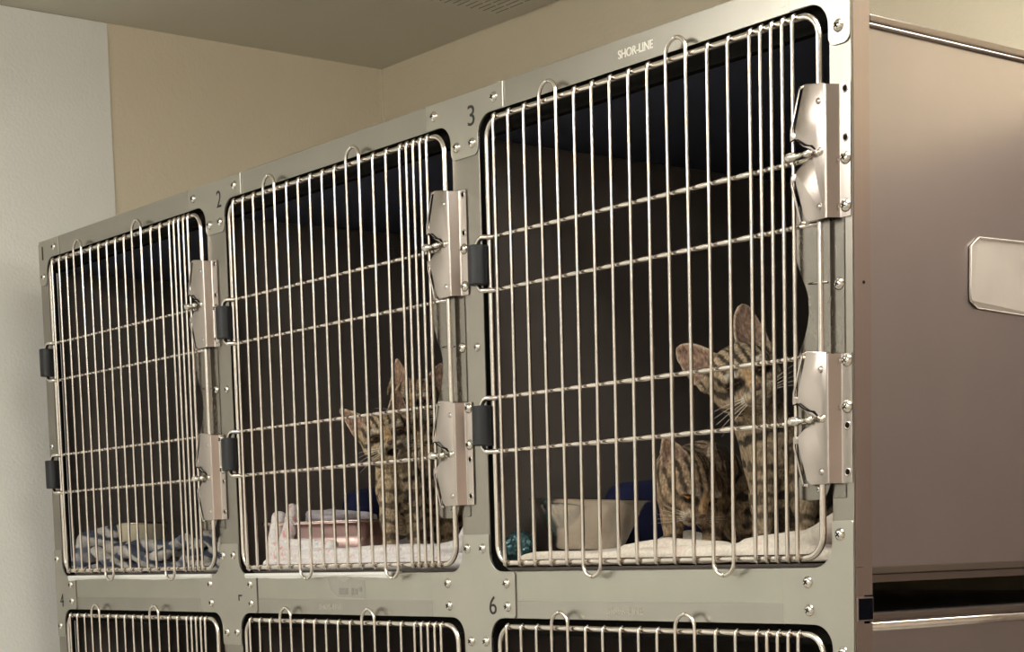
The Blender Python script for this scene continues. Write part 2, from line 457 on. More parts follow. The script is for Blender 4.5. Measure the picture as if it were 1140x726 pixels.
# numerals on the plates
NY = GY - GT
text_obj('numeral', '1', -.0150, .5420, .0225, .0045, NY, M['ink'], FF)
text_obj('numeral', '2', P - .0190, .5345, .0240, .0130, NY, M['ink'], FF)
text_obj('numeral', '3', 2 * P - .0185, .5340, .0240, .0135, NY, M['ink'], FF)
text_obj('numeral', '4', -.0135, -.0525, .0225, .0135, NY, M['ink'], FF)
mb = MB(); mb.box((P - .0035, NY - .0004, -.0390), (P - .0010, NY, -.0300)); mb.box((P - .0010, NY - .0004, -.0325), (P + .0065, NY, -.0300))
mb.obj('numeral', M['ink'], FF)['label'] = 'worn black numeral, only its upper corner left'
text_obj('numeral', '6', 2 * P - .0020, -.0525, .0225, .0140, NY, M['ink'], FF)
# maker's lettering pressed in the rails
text_obj('embossed_lettering', 'SHOR-LINE', 2 * P + .2520, .5535, .0095, .0560, -.0022, M['etch'], FF, .0005, .018)
text_obj('embossed_lettering', 'SHOR-LINE', 2 * P + .2150, -.0500, .0080, .0600, -.0022, M['etch_dim'], FF, .0003)
text_obj('embossed_lettering', 'SHOR-LINE', P + .2150, -.0500, .0080, .0600, -.0022, M['etch_dim'], FF, .0001)
# thin overlay strips on the middle rails
for i in range(3):
    sheet('rail_overlay', [rrect(i * P + .0530, -.0360, i * P + .5052, -.0012, .0008, 2)], -.0022, .0007, M['strip'], FF, .0002)
# torn sticker
st = sheet('torn_sticker', [[(P + .2420, -.0060), (P + .2640, -.0050), (P + .2840, -.0125), (P + .2970, -.0060), (P + .3330, -.0100), (P + .3330, -.0345), (P + .3200, -.0335), (P + .2660, -.0325), (P + .2480, -.0220)]], -.0029, .0003, M['sticker'], FF, .00005)
mb = MB(); mb.box((P + .2700, -.0036, -.0290), (P + .2920, -.0032, -.0200)); mb.box((P + .3010, -.0036, -.0300), (P + .3060, -.0032, -.0200)); mb.box((P + .3090, -.0036, -.0290), (P + .3160, -.0032, -.0210)); mb.box((P + .3190, -.0036, -.0250), (P + .3260, -.0032, -.0190))
mb.obj('smudged_print', M['smudge'], st)
# bank plinth under the lower row
mb = MB(); mb.bbox((X0F + .01, .03, ZF), (X1F - .01, .70, Z0F - .002), .002); 
tag(mb.obj('bank_plinth', M['side'], None), 'plain stainless steel plinth under the lower row of cages', 'plinth')

# ------------------------------------------------------------------ one cage
BARS = [.0423, .0702, .0993, .1290, .1585, .1887, .2186, .2487, .2790, .3092, .3392, .3693, .3998, .4293, .4599, .4746, .4894, .5042, .5178]
HZ = (.3972, .3349, .2079, .1443)
def lin(a, b, n): return [a + (b - a) * k / (n - 1) for k in range(n)]
def make_door(t):
    """wire door: rounded frame rod, four cross rods, nineteen upright bars, two hinge sleeves"""
    d = MB(); x0, x1, z0, z1 = .0225, .5470, .0104, .5335
    path = [(x, -.0070, z) for x, z in rrect(x0, z0, x1, z1, .022, 8)]
    d.tube(path, .0036, 10, closed=True)
    door = d.obj('door', M['rod'], t, True)
    yb = -.0128; rb = .00225
    loops = {3: 4, 10: 11}; bl = {5: 6, 12: 13}
    done = set()
    def hook_top(x): return [(x, yb, z1 - .004), (x, yb - .0002, z1 + .0010), (x, yb + .0035, z1 + .0034)]
    def hook_bot(x): return [(x, yb + .0032, z0 - .0040), (x, yb - .0002, z0 - .0018), (x, yb, z0 + .004)]
    for k, x in enumerate(BARS):
        b = MB()
        top = (k in loops) or (k in loops.values()); bot = (k in bl) or (k in bl.values())
        pts = []
        if bot:
            o = [a for a, c in bl.items() if k in (a, c)][0]; cx = (BARS[bl[o]] + BARS[o]) / 2; r = (BARS[bl[o]] - BARS[o]) / 2; sg = 1 if x > cx else -1
            for q in range(8): 
                a = -PI / 2 + PI / 2 * q / 7
                pts.append((cx + sg * r * math.cos(a), yb - .001, z0 - .0035 + .0135 * math.sin(a)))
        else: pts += hook_bot(x)
        pts.append((x, yb, .27))
        if top:
            o = [a for a, c in loops.items() if k in (a, c)][0]; cx = (BARS[loops[o]] + BARS[o]) / 2; r = (BARS[loops[o]] - BARS[o]) / 2; sg = 1 if x > cx else -1
            for q in range(8):
                a = PI / 2 * q / 7
                pts.append((cx + sg * r * math.cos(a), yb - .001, z1 + .0045 + .0145 * math.sin(a)))
        else: pts += hook_top(x)
        b.tube(pts, rb, 8)
        b.obj('bar', M['rod'], door, True)
    # cross rods; each pair is one rod bent round through the hinge sleeve
    for za, zb in ((HZ[0], HZ[1]), (HZ[2], HZ[3])):
        b = MB(); sx, sy = .0100, -.0165; rr = .011
        def run(z):
            o_ = [(.5450, -.0068, z)]; r_ = [.0028]; xs_ = BARS[::-1]
            for q, xb in enumerate(xs_):
                o_.append((xb, -.0068, z)); r_.append(.0023)
                nx = xs_[q + 1] if q + 1 < len(xs_) else .0300
                for tt_ in (.2, .5, .8): o_.append((xb + (nx - xb) * tt_, -.0068, z)); r_.append(.0033 if tt_ == .5 else .0030)
            return o_ + [(.0300, -.0068, z)], r_ + [.0030]
        pa, ra_ = run(za); pb, rb_ = run(zb)
        pts = pa + [(.0240, -.0120, za)]
        for q in range(6):
            a = PI / 2 * q / 5; pts.append((sx + .010 - rr * math.sin(a), sy, za - rr * (1 - math.cos(a))))
        pts.append((sx, sy, (za + zb) / 2))
        for q in range(5, -1, -1):
            a = PI / 2 * q / 5; pts.append((sx + .010 - rr * math.sin(a), sy, zb + rr * (1 - math.cos(a))))
        pts += [(.0240, -.0120, zb)] + pb[::-1]
        mid = len(pts) - len(ra_) - len(rb_)
        b.tube(pts, ra_ + [.0031] * mid + rb_[::-1], 10)
        b.obj('cross_rod', M['rod'], door, True)
        s = MB(); h0, h1 = zb + .0075, za - .0085; rs = .0122
        s.lathe([(.003, h0), (rs - .001, h0), (rs, h0 + .001), (rs, h1 - .001), (rs - .001, h1), (.003, h1)], (sx, sy, 0), 24)
        o = s.obj('hinge_sleeve', M['black'], door, False); smooth_by_angle(o); o['label'] = 'black rubber hinge sleeve'
    return door

def latch_plate_pts(z0):
    """outline of the latch front, heights relative to its middle"""
    A = [(.5611, .0630), (.5355, .0665), (.5235, .0270), (.5235, .0160), (.5330, .0085), (.5450, .0028), (.5450, -.0030), (.5330, -.0085), (.5235, -.0150), (.5235, -.0250), (.5345, -.0595), (.5400, -.0640), (.5611, -.0640)]
    return A
def make_latch(t, zc, top):
    L = MB(); yf = -.0165
    A = [(x, z + zc) for x, z in latch_plate_pts(zc)]
    L.frombm(sheet_mesh([fillet(A, [0, .002, .002, .001, .002, .001, .001, .002, .001, .002, .002, .002, 0], 3)], yf + .0014, .0014, .0004))
    # slim outer strips standing off the left edges, tied by small tabs
    for s in (1, -1):
        st_ = [(.5285, s * .0645), (.5312, s * .0655), (.5192, s * .0265), (.5192, s * .0230), (.5240, s * .0230), (.5240, s * .0160), (.5165, s * .0160), (.5165, s * .0268)]
        st_ = [(x, z + zc) for x, z in st_]
        L.frombm(sheet_mesh([st_], yf + .0014, .0013, .0003))
        L.frombm(sheet_mesh([[(.5285, s * .0645 + zc), (.5365, s * .0662 + zc), (.5358, s * .0635 + zc), (.5292, s * .0622 + zc)]], yf + .0014, .0013, .0003))
    # side wall facing right, bent back to the flange
    zt, zb = zc + .0620, zc - .0640
    prof = [(.5610 + .0035 * math.sin(a_), yf + .0035 - .0035 * math.cos(a_)) for a_ in lin(0, 1.25, 6)] + [(.5692, -.0058), (.5699, -.0047), (.5712, -.0040), (.5830, -.0040)]
    th = .0013
    vs = []; 
    for x, y in prof: vs += [(x, y, zb + .0005), (x, y, zt - .0005)]
    for x, y in prof: vs += [(x - .0006, y + th, zb + .0005), (x - .0006, y + th, zt - .0005)]
    n = len(prof); fs = []
    for i in range(n - 1):
        fs += [(2 * i, 2 * i + 1, 2 * i + 3, 2 * i + 2), (2 * n + 2 * i, 2 * n + 2 * i + 2, 2 * n + 2 * i + 3, 2 * n + 2 * i + 1),
               (2 * i, 2 * i + 2, 2 * n + 2 * i + 2, 2 * n + 2 * i), (2 * i + 1, 2 * n + 2 * i + 1, 2 * n + 2 * i + 3, 2 * i + 3)]
    fs += [(0, 2 * n, 2 * n + 1, 1), (2 * n - 2, 2 * n - 1, 4 * n - 1, 4 * n - 2)]
    L.add(vs, fs)
    # pressed dimples at the bend
    for dz in (.047, -.052):
        L.lathe([(.0001, .0010), (.0018, .0008), (.0034, .0001), (.0040, -.0006)], (.5540, yf, zc + dz), 12, 'Y')
    lt = L.obj('latch', M['latch'], t); smooth_by_angle(lt, .7)
    fx = .5768
    hz = ((.0560, 0), (.0105, 0), (-.0085, 1), (-.0530, 1)) if top else ((.0545, 1), (.0100, 1), (-.0080, 0), (-.0530, 0))
    for dz, kind in hz:
        if kind: screw(fx, zc + dz, lt, -.0040)
        else:
            h = MB(); h.lathe([(.0026, 0), (.0036, .0011), (.0044, 0)], (fx, -.0040, zc + dz), 14, 'Y', 0); h.lathe([(.0001, .0003), (.0027, .0003)], (fx, -.0040, zc + dz), 14, 'Y', 1)
            h.obj('screw_hole', [M['latch'], M['dark']], lt, True)
    p = MB(); py = yf - .0050
    kz = 0 if top else 0
    prof = [(.0001, 0), (.0028, .0004), (.0043, .0022), (.0047, .0060), (.0045, .0100), (.0036, .0128), (.0022, .0140), (.0022, .0240), (.0034, .0244), (.0034, .0310), (.0001, .0312)]
    p.lathe([(r, h) for r, h in prof], (.5160, py, zc - .001), 16, 'X')
    p.obj('latch_pin', M['screw'], lt, True)
    p = MB(); p.lathe([(.0001, .0030), (.0022, .0026), (.0036, .0010), (.0040, 0)], (.5560, yf, zc - .0005), 14, 'Y'); p.obj('rivet', M['screw'], lt, True)
    # thin dark wire spring curling from the slot
    w = MB()
    w.tube([(.5190, yf - .0012, zc + .0150), (.5240, yf - .0014, zc + .0165), (.5300, yf - .0014, zc + .0125), (.5370, yf - .0012, zc + .0085), (.5440, yf - .0010, zc + .0070), (.5490, yf - .0004, zc + .0030)], .0007, 6)
    w.obj('spring_wire', M['dark'], lt, True)
    return lt

def make_bracket(t):
    L = [(.5300, .3640), (.5205, .3560), (.5140, .3470), (.5130, .3285), (.5150, .3050), (.5210, .2880), (.5280, .2730), (.5305, .2600), (.5300, .2450), (.5265, .2310), (.5200, .2170), (.5150, .2050), (.5140, .1900),
         (.5150, .1200), (.5200, .1000), (.5200, .0950), (.5150, .0890), (.5125, .0800), (.5150, .0715), (.5215, .0675), (.5400, .0672), (.5500, .0695), (.5560, .0790), (.5580, .0900), (.5580, .3640)]
    # smooth the wavy edge with a Catmull-Rom pass
    pts = []
    n = len(L)
    for i in range(n - 2):
        p0, p1, p2, p3 = [Vector(L[min(max(j, 0), n - 2)]) for j in (i - 1, i, i + 1, i + 2)]
        for k in range(4):
            s = k / 4
            pts.append(tuple(.5 * ((2 * p1) + (-p0 + p2) * s + (2 * p0 - 5 * p1 + 4 * p2 - p3) * s * s + (-p0 + 3 * p1 - 3 * p2 + p3) * s ** 3)))
    pts += [(.5580, .0900), (.5580, .3640)]
    mb = MB(); mb.frombm(sheet_mesh([pts], -.0060, .0014, .0004))
    mb.frombm(sheet_mesh([[(.5584, .068), (.5735, .068), (.5735, .3950), (.5584, .3950)]], -.0022, .0012, .0003))
    mb.box((.5575, -.0072, .0905), (.5590, -.0026, .3640))
    b = mb.obj('strike_bracket', M['bracket'], t)
    r = MB(); r.tube([(.5310, -.0074, .2785), (.5400, -.0078, .2783), (.5560, -.0078, .2770)], [.0008, .0014, .0010], 8); r.obj('pressed_rib', M['bracket'], b, True)
    screw(.5668, .2745, b, -.0034, .95)
    s = screw(.5430, .0775, b, -.0074, .55); s.name = 'pan_head'
    return b

def make_cage(zt, edge, er):
    t = empty('cage', (0, 0, 0))
    D = .70; a, b = -.0235, .5790; w = .0022; zi = .5290
    for x0, x1, l0, l1 in ((a, a + w, a + w + .0002, a + w + .0014), (b - w, b, b - w - .0014, b - w - .0002)):
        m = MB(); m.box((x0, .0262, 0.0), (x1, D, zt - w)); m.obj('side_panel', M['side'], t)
        m = MB(); m.box((l0, .0262, .0), (l1, D - w, zi - .0060)); m.obj('shade_lining', M['inner'], t)  # dark sheet carrying the shade on the steel wall
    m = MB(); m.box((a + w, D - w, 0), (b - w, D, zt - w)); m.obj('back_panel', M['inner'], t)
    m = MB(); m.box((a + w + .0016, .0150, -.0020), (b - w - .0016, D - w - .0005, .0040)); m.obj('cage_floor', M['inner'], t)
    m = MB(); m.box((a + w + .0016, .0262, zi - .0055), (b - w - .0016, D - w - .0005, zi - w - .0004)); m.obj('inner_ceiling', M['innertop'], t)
    m = MB(); m.box((a + .004, .0148, zi - .0060), (b - .004, .0258, zi + .0300)); m.obj('header_shade', M['dark'], t)  # dark strip added as the shade behind the top rail
    m = MB(); m.bbox((b - .004, .0262, zt - .0075), (b + .0036, D + .002, zt), .0016); m.obj('roof_lip', M['lip'], t)
    m = MB(); m.box((a, .0262, zt - w + .0002), (b - .0042, D, zt)); m.obj('roof_panel', M['side'], t)
    m = MB(); m.tube([(b + .0036 - er, .0262, zt - .0078 - er), (b + .0036 - er, D, zt - .0078 - er)], er, 14); m.obj('rolled_edge', M[edge], t, True)
    m = MB(); m.bbox((b - .010, .0262, -.0075), (b + .0022, D, -.0002), .0012); m.obj('bottom_lip', M['lip'], t)
    m = MB(); m.bbox((a + .02, .0280, -.0165), (b - .012, D - .02, -.0077), .001); m.obj('under_rail', M['lip'], t)
    make_door(t)
    make_bracket(t); make_latch(t, .4005, True); make_latch(t, .1460, False)
    return t
CL = {(0, 0): 'steel cage marked 1, top row far left, holding crumpled striped cloth',
      (1, 0): 'steel cage marked 2, top row middle, holding two kittens and a pink-reflecting pan',
      (2, 0): 'steel cage marked 3, top row right, holding two kittens and a large steel bowl',
      (0, 1): 'empty steel cage marked 4, lower row far left, mostly cut off below',
      (1, 1): 'empty steel cage with the worn numeral, lower row middle, mostly cut off below',
      (2, 1): 'empty steel cage marked 6, lower row right, mostly cut off below'}
protos = [make_cage(.5290, 'lip', .0022), make_cage(.5545, 'rod', .0055)]
for (i, r), lab in CL.items():
    c = protos[r] if i == 0 else copy_tree(protos[r])
    c.location = (i * P, 0, r * ROW); tag(c, lab, 'cage', 'stainless steel cages in the bank')
# tape patch on the side of the bank
tp = empty('tape_patch', (X1F - .0031, 0, 0))
tag(tp, 'cloudy clipped-corner tape patch stuck on the steel side panel', 'tape')
ya, yb_ = .1800, .3700
pts = [(ya, .2790), (ya + .0008, .3230), (ya + .0140, .3325), (yb_, .3355), (yb_, .2545), (ya + .0120, .2610), (ya + .0010, .2680)]
mb = MB(); n = len(pts); th = .0012
mb.add([(0, y, z) for y, z in pts] + [(th + (.0018 if y < ya + .002 else 0), y, z) for y, z in pts], [tuple(range(n))[::-1], tuple(range(n, 2 * n))] + [(k, (k + 1) % n, n + (k + 1) % n, n + k) for k in range(n)])
mb.obj('patch', M['tape'], tp)
mb = MB(); mb.tube([(th + .0012, y, z) for y, z in [pts[6], pts[0], pts[1], pts[2], pts[3]]], .0006, 6); mb.tube([(th + .0004, y, z) for y, z in [pts[6], pts[5], pts[4]]], .0006, 6)
mb.obj('lifted_edge', M['tapeedge'], tp, True)

# ------------------------------------------------------------------ smooth solids (signed distances, surface nets)
def surface_nets(F, lo, h):
    nx, ny, nz = F.shape
    S = F < 0
    c = np.zeros((nx - 1, ny - 1, nz - 1), np.int8)
    for dx in (0, 1):
        for dy in (0, 1):
            for dz in (0, 1): c += S[dx:nx - 1 + dx, dy:ny - 1 + dy, dz:nz - 1 + dz]
    act = (c > 0) & (c < 8)
    idx = -np.ones(act.shape, np.int64); I = np.argwhere(act); idx[act] = np.arange(len(I))
    acc = np.zeros((len(I), 3)); cnt = np.zeros(len(I))
    cor = [(0, 0, 0), (1, 0, 0), (0, 1, 0), (1, 1, 0), (0, 0, 1), (1, 0, 1), (0, 1, 1), (1, 1, 1)]
    for a in range(8):
        for b in range(a + 1, 8):
            d = np.array(cor[b]) - np.array(cor[a])
            if np.abs(d).sum() != 1: continue
            fa = F[I[:, 0] + cor[a][0], I[:, 1] + cor[a][1], I[:, 2] + cor[a][2]]; fb = F[I[:, 0] + cor[b][0], I[:, 1] + cor[b][1], I[:, 2] + cor[b][2]]
            m = (fa < 0) != (fb < 0); t = np.where(m, fa / np.where(m, fa - fb, 1), 0)
            acc += np.where(m[:, None], np.array(cor[a]) + t[:, None] * d, 0); cnt += m
    V = (I + acc / cnt[:, None]) * h + np.array(lo)
    faces = []
    for ax in range(3):
        sl0 = [slice(None)] * 3; sl1 = [slice(None)] * 3; sl0[ax] = slice(0, -1); sl1[ax] = slice(1, None)
        A = S[tuple(sl0)]; B = S[tuple(sl1)]; E = np.argwhere(A != B)
        u, v = (ax + 1) % 3, (ax + 2) % 3
        E = E[(E[:, u] > 0) & (E[:, v] > 0) & (E[:, u] < F.shape[u] - 1) & (E[:, v] < F.shape[v] - 1)]
        def g(du, dv):
            Q = E.copy(); Q[:, u] -= du; Q[:, v] -= dv; return idx[Q[:, 0], Q[:, 1], Q[:, 2]]
        q = np.stack([g(1, 1), g(0, 1), g(0, 0), g(1, 0)], 1)
        flip = ~A[tuple(E.T)]
        q[flip] = q[flip][:, ::-1]; faces.append(q)
    return V, np.concatenate(faces)
def grid(lo, hi, h):
    ax = [np.arange(lo[i], hi[i] + h, h) for i in range(3)]
    G = np.stack(np.meshgrid(*ax, indexing='ij'), -1); return G
def smin(a, b, k):
    hh = np.clip(.5 + .5 * (b - a) / k, 0, 1); return b * (1 - hh) + a * hh - k * hh * (1 - hh)
def d_caps(Pn, a, b, ra, rb):
    a = np.array(a); b = np.array(b); ab = b - a; t = np.clip(((Pn - a) @ ab) / (ab @ ab + 1e-12), 0, 1)
    return np.linalg.norm(Pn - a - t[..., None] * ab, axis=-1) - (ra + (rb - ra) * t), t
def d_ell(Pn, c, r):
    q = (Pn - np.array(c)); r = np.array(r)
    k0 = np.linalg.norm(q / r, axis=-1); k1 = np.linalg.norm(q / r ** 2, axis=-1); return k0 * (k0 - 1) / (k1 + 1e-9)
def vnoise(Pn, s, seed=0):
    """cheap smooth 3-D noise, -1..1"""
    rs = np.random.RandomState(seed); out = 0
    for k in range(5):
        w = rs.normal(size=3); w /= np.linalg.norm(w); ph = rs.rand() * 6.28
        w2 = rs.normal(size=3); w2 /= np.linalg.norm(w2)
        out = out + np.sin((Pn @ w) * s * (1 + .35 * k) + ph + 1.7 * np.sin((Pn @ w2) * s * .8 + ph * 2))
    return out / 5
def sdf_obj(name, V, Fc, col, mat, parent=None):
    me = bpy.data.meshes.new(name); me.from_pydata(V.tolist(), [], Fc.tolist()); me.materials.append(mat)
    me.polygons.foreach_set('use_smooth', [True] * len(me.polygons))
    if col is not None:
        ca = me.color_attributes.new('col', 'FLOAT_COLOR', 'POINT')
        ca.data.foreach_set('color', np.concatenate([col, np.ones((len(col), 1))], 1).ravel())
    o = bpy.data.objects.new(name, me); C.objects.link(o); o.parent = parent
    return o

# ------------------------------------------------------------------ kittens
VIEW = math.atan2(.7832, .6213)
def ear_sd(H, side, tip, base, wid, th, rnd=0):
    """a cupped, pointed ear: distance and inner-face mask, in head space"""
    base = np.array(base); tip = np.array(tip); e = tip - base; L = np.linalg.norm(e); e = e / L
    f = np.array([side * .30, -1.0, .0]); f -= e * (f @ e); f /= np.linalg.norm(f)      # ear faces forward and a bit outward
    s = np.cross(e, f)
    q = H - base; t = q @ e; x = q @ s; y = q @ f
    tt = np.clip(t / L, 0, 1)
    w = wid * (np.sqrt(np.clip(1 - tt, 0, 1)) * .55 + (1 - tt) * .45) * (1 - .25 * np.clip(.25 - tt, 0, 1) * 2)
    if rnd: w = w * (1 - rnd) + rnd * wid * np.sqrt(np.clip(1 - tt ** 2.6, 0, 1))
    yc = y + .004 - (x / wid) ** 2 * .011 * (1 - tt * .5) + .012 * tt * (1 - tt)
    d = np.maximum(np.abs(x) - w, np.abs(yc) - th)
    d = np.maximum(d, np.maximum(-t - .006, t - L))
    return d * .8, t / L, yc, np.abs(x) - w
def kitten(name, anchor, spec, label, seed):
    """spec: head centre, head angles (yaw, pitch, roll), list of body capsules; local x is sideways, -y faces the aisle"""
    root = empty(name, anchor, (0, 0, VIEW + spec.get('turn', 0)))
    tag(root, label, 'kitten', 'tabby kittens')
    hc = np.array(spec['head']); yaw, pit, rol = [math.radians(a) for a in spec['ang']]; hs = spec.get('hs', 1.0)
    # head matrix: roll about the view axis, then yaw, then pitch
    Rm = (Matrix.Rotation(-rol, 3, 'Y') @ Matrix.Rotation(yaw, 3, 'Z') @ Matrix.Rotation(pit, 3, 'X'))
    Rn = np.array(Rm)
    h = .0020
    lo = np.array(spec['lo']); hi = np.array(spec['hi']); G = grid(lo, hi, h)
    H = (G - hc) @ Rn / hs
    d = d_ell(H, (0, .004, .003), (.0365, .040, .0335))
    d = smin(d, d_ell(H, (0, -.012, -.010), (.036, .026, .022)), .010)
    for s in (-1, 1):
        d = smin(d, d_ell(H, (s * .0085, -.0390, -.0150), (.0105, .0105, .0085)), .006)
        d = smin(d, d_ell(H, (s * .017, -.026, .011), (.012, .012, .008)), .008)
    d = smin(d, d_caps(H, (0, -.026, .012), (0, -.042, -.006), .0095, .0065)[0], .009)
    d = smin(d, d_ell(H, (0, -.035, -.0255), (.009, .009, .006)), .006)
    for s in (-1, 1):   # eye sockets
        d = -smin(-d, d_ell(H, (s * .0175, -.0400, .0035), (.0085, .0070, .0060)), .004)
    if spec.get('mouth'):
        d = -smin(-d, d_ell(H, (0.0, -.0440, -.0215), (.0085, .010, .0045)), .003)
    ears = []
    if 'ears_view' in spec: spec['ears'] = [tuple((np.array(e_) - hc) @ Rn / hs) for e_ in spec['ears_view']]
    EW = spec.get('ew', .0200); RD = spec.get('rnd', 0)
    for s in (-1, 1):
        tp_ = spec['ears'][0 if s < 0 else 1]
        ed = ear_sd(H, s, tp_, (s * .0235, .004, .0190), EW, .0021, RD)
        ears.append(ed); d = smin(d, ed[0], .004)
    d = d * hs
    body = None; best = np.full(G.shape[:3], 1e9); 
    segs = spec['body']
    for (a, b, ra, rb, kind) in segs:
        q, t = d_caps(G, a, b, ra, rb)
        k = .006 if kind == 'leg' else .016
        body = q if body is None else smin(body, q, k)
    for (x, y, z, lr) in spec.get('paws', []):
        body = smin(body, d_ell(G, (x, y, z + .0080), (.0115, .0160, .0085)), .007)
        for tx in (-.0072, -.0024, .0024, .0072):
            body = smin(body, d_ell(G, (x + tx, y - .0135, z + .0055), (.0030, .0050, .0050)), .0022)
    d = smin(d, body, .014)
    d = d + .0006 * vnoise(G, 420, seed)
    d = np.maximum(d, -(G[..., 2] - .0))
    V, Fc = surface_nets(d, lo, h)
    # ---- coat pattern
    Hv = (V - hc) @ Rn / hs
    rs = vnoise(V, 60, seed + 1); fine = vnoise(V, 700, seed + 2)
    base = np.array(spec.get('base', (.36, .275, .18))); dark = np.array(spec.get('dark', (.026, .020, .016))); pale = np.array((.62, .55, .44)); warm = np.array((.50, .33, .17))
    col = np.tile(base, (len(V), 1)) * (1 + .15 * rs[:, None])
    # body stripes follow the axis of the nearest piece
    bd = np.full(len(V), 1e9); st = np.zeros(len(V)); bell = np.zeros(len(V))
    for j, (a, b, ra, rb, kind) in enumerate(segs):
        q, t = d_caps(V, a, b, ra, rb)
        Ls = np.linalg.norm(np.array(b) - np.array(a))
        s = np.sin((t * Ls) * (2 * PI / (.019 if kind == 'leg' else .021)) + 2.4 * rs + 1.3 * vnoise(V, 120, seed + 7) + j * 1.3)
        brk = vnoise(V, 110, seed + 9)
        s = s + .8 * brk + .35 * vnoise(V, 260, seed + 12)
        m = q < bd; bd = np.where(m, q, bd); st = np.where(m, s, st); bell = np.where(m, 1.0 if kind == 'leg' else .0, bell)
    stripe = np.clip((st - .1) * 1.9, 0, 1)
    x, y, z = Hv.T
    hd = np.linalg.norm(Hv / np.array([1, 1, 1.0]), axis=1)
    inhead = np.clip((.052 - hd) / .006, 0, 1)
    inhead = np.maximum(inhead, 0)
    # head: forehead lines fan upward, cheeks carry swirls
    fx = np.abs(x)
    fore = np.sin(fx * 2 * PI / .0095 + 1.0 + .9 * np.sin(z * 120)) + .5 * rs + .5 * vnoise(V, 300, seed + 14)
    fore_m = np.clip((z - .006) / .006, 0, 1)
    ch = np.sin((z * .8 + fx * .45 - y * .5) * 2 * PI / .012 + 1.2 + 1.2 * rs) + .5 * vnoise(V, 280, seed + 15)
    cheek_m = np.clip((fx - .016) / .006, 0, 1) * (1 - fore_m)
    hstripe = np.clip((fore - .15) * 2.4, 0, 1) * fore_m + np.clip((ch - .2) * 2.2, 0, 1) * cheek_m
    stripe = stripe * (1 - inhead) + hstripe * inhead
    col = col * (1 - stripe[:, None] * (.90 - .2 * bell[:, None])) + dark * stripe[:, None] * (.90 - .2 * bell[:, None])
    def blend(mask, c, a=1.0):
        nonlocal col
        mk = np.clip(mask, 0, 1)[:, None] * a; col = col * (1 - mk) + np.array(c) * mk
    ell = lambda cx, cy, cz, rx, ry, rz: 1 - np.sqrt(((x - cx) / rx) ** 2 + ((y - cy) / ry) ** 2 + ((z - cz) / rz) ** 2)
    blend(ell(0, -.040, .002, .009, .03, .014) * 3 * inhead, warm, .8)
    for s in (-1, 1):
        blend(ell(s * .0095, -.046, -.0165, .0135, .018, .0105) * 3.5 * inhead, pale, .85)
        blend(ell(s * .0165, -.036, .0125, .010, .016, .006) * 3 * inhead, pale, .6)
        blend(ell(s * .0175, -.040, .0030, .0130, .016, .0075) * 5 * inhead, dark, .95)
        blend(ell(s * .010, -.044, -.0030, .0035, .012, .009) * 4 * inhead, dark, .5)
    blend(ell(0, -.036, -.029, .012, .016, .008) * 3 * inhead, pale, .8)
    if spec.get('mouth'): blend(ell(0.0, -.044, -.0215, .0100, .018, .0055) * 5, (.03, .012, .012), 1)
    # ears: warm bare inside, dark back, pale rim
    for s in (-1, 1):
        tp_ = spec['ears'][0 if s < 0 else 1]
        dd, tt, yc, ex = ear_sd(Hv, s, tp_, (s * .0235, .004, .0190), EW, .0021, RD)
        near = np.clip((.0035 - dd) / .002, 0, 1) * np.clip((tt - .12) / .12, 0, 1)
        inner = near * (yc > 0)
        outer = near * (yc <= 0)
        blend(inner, (.31, .20, .145), .9); blend(inner * np.clip((.55 - tt) * 2.5, 0, 1), (.17, .12, .10), .6)
        blend(outer, base * .55, .8)
        blend(near * np.clip((ex + .0026) / .0012, 0, 1), (.55, .43, .32), .8)
    # paws and chest a little warmer and paler
    blend((.020 - V[:, 2]) / .016, warm, .45)
    col = np.clip(col * (1 + .38 * fine[:, None]) * (1 + .3 * vnoise(V, 340, seed + 16)[:, None]), 0, 1)
    col *= spec.get('gain', 1.0)
    bo = sdf_obj('body', V, Fc, col, M['coat'], root)
    hm = Matrix.Translation(Vector(hc)) @ Rm.to_4x4() @ Matrix.Scale(hs, 4)
    # eyes
    for s in (-1, 1):
        e_ = MB(); op = spec.get('eye', 1.0)
        vs = []; fs = []; fm = []
        nu, nv = 16, 10; r = .0078
        for a in range(nv + 1):
            th_ = PI * a / nv
            for b in range(nu):
                ph = 2 * PI * b / nu
                vs.append((r * math.sin(th_) * math.cos(ph), -r * math.cos(th_), r * math.sin(th_) * math.sin(ph) * op))
        for a in range(nv):
            for b in range(nu):
                fs.append((a * nu + b, a * nu + (b + 1) % nu, (a + 1) * nu + (b + 1) % nu, (a + 1) * nu + b)); fm.append(1 if a < 2 else 0)
        o = link_mesh('eye', vs, fs, [M['eye'], M['pupil']], root, True, fm)
        o.matrix_local = hm @ Matrix.Translation((s * .0172, -.0300, .0036))
    n_ = MB(); bm = bmesh.new(); bmesh.ops.create_icosphere(bm, subdivisions=2, radius=1)
    for v in bm.verts:
        v.co = Vector((v.co.x * .0052 * (1.15 if v.co.z > 0 else .75), v.co.y * .0036, v.co.z * .0034))
    n_.frombm(bm); o = n_.obj('nose', M['nose'], root, True); o.matrix_local = hm @ Matrix.Translation((0, -.0478, -.0085))
    w = MB()
    for s in (-1, 1):
        for k in range(5):
            a = (-.35 + .17 * k); p0 = Vector((s * .0125, -.0440, -.0150 + .0014 * (k - 2)))
            pts = [p0 + Vector((s * q * .040, -.006 * q + .012 * q * q, a * .030 * q - .006 * q * q)) for q in (0, .33, .66, 1)]
            w.tube(pts, [.00028, .00024, .00018, .0001], 4)
    o = w.obj('whiskers', M['whisker'], root); o.matrix_local = hm
    return root

EARS = [(-.046, .012, .0640), (.046, .012, .0640)]
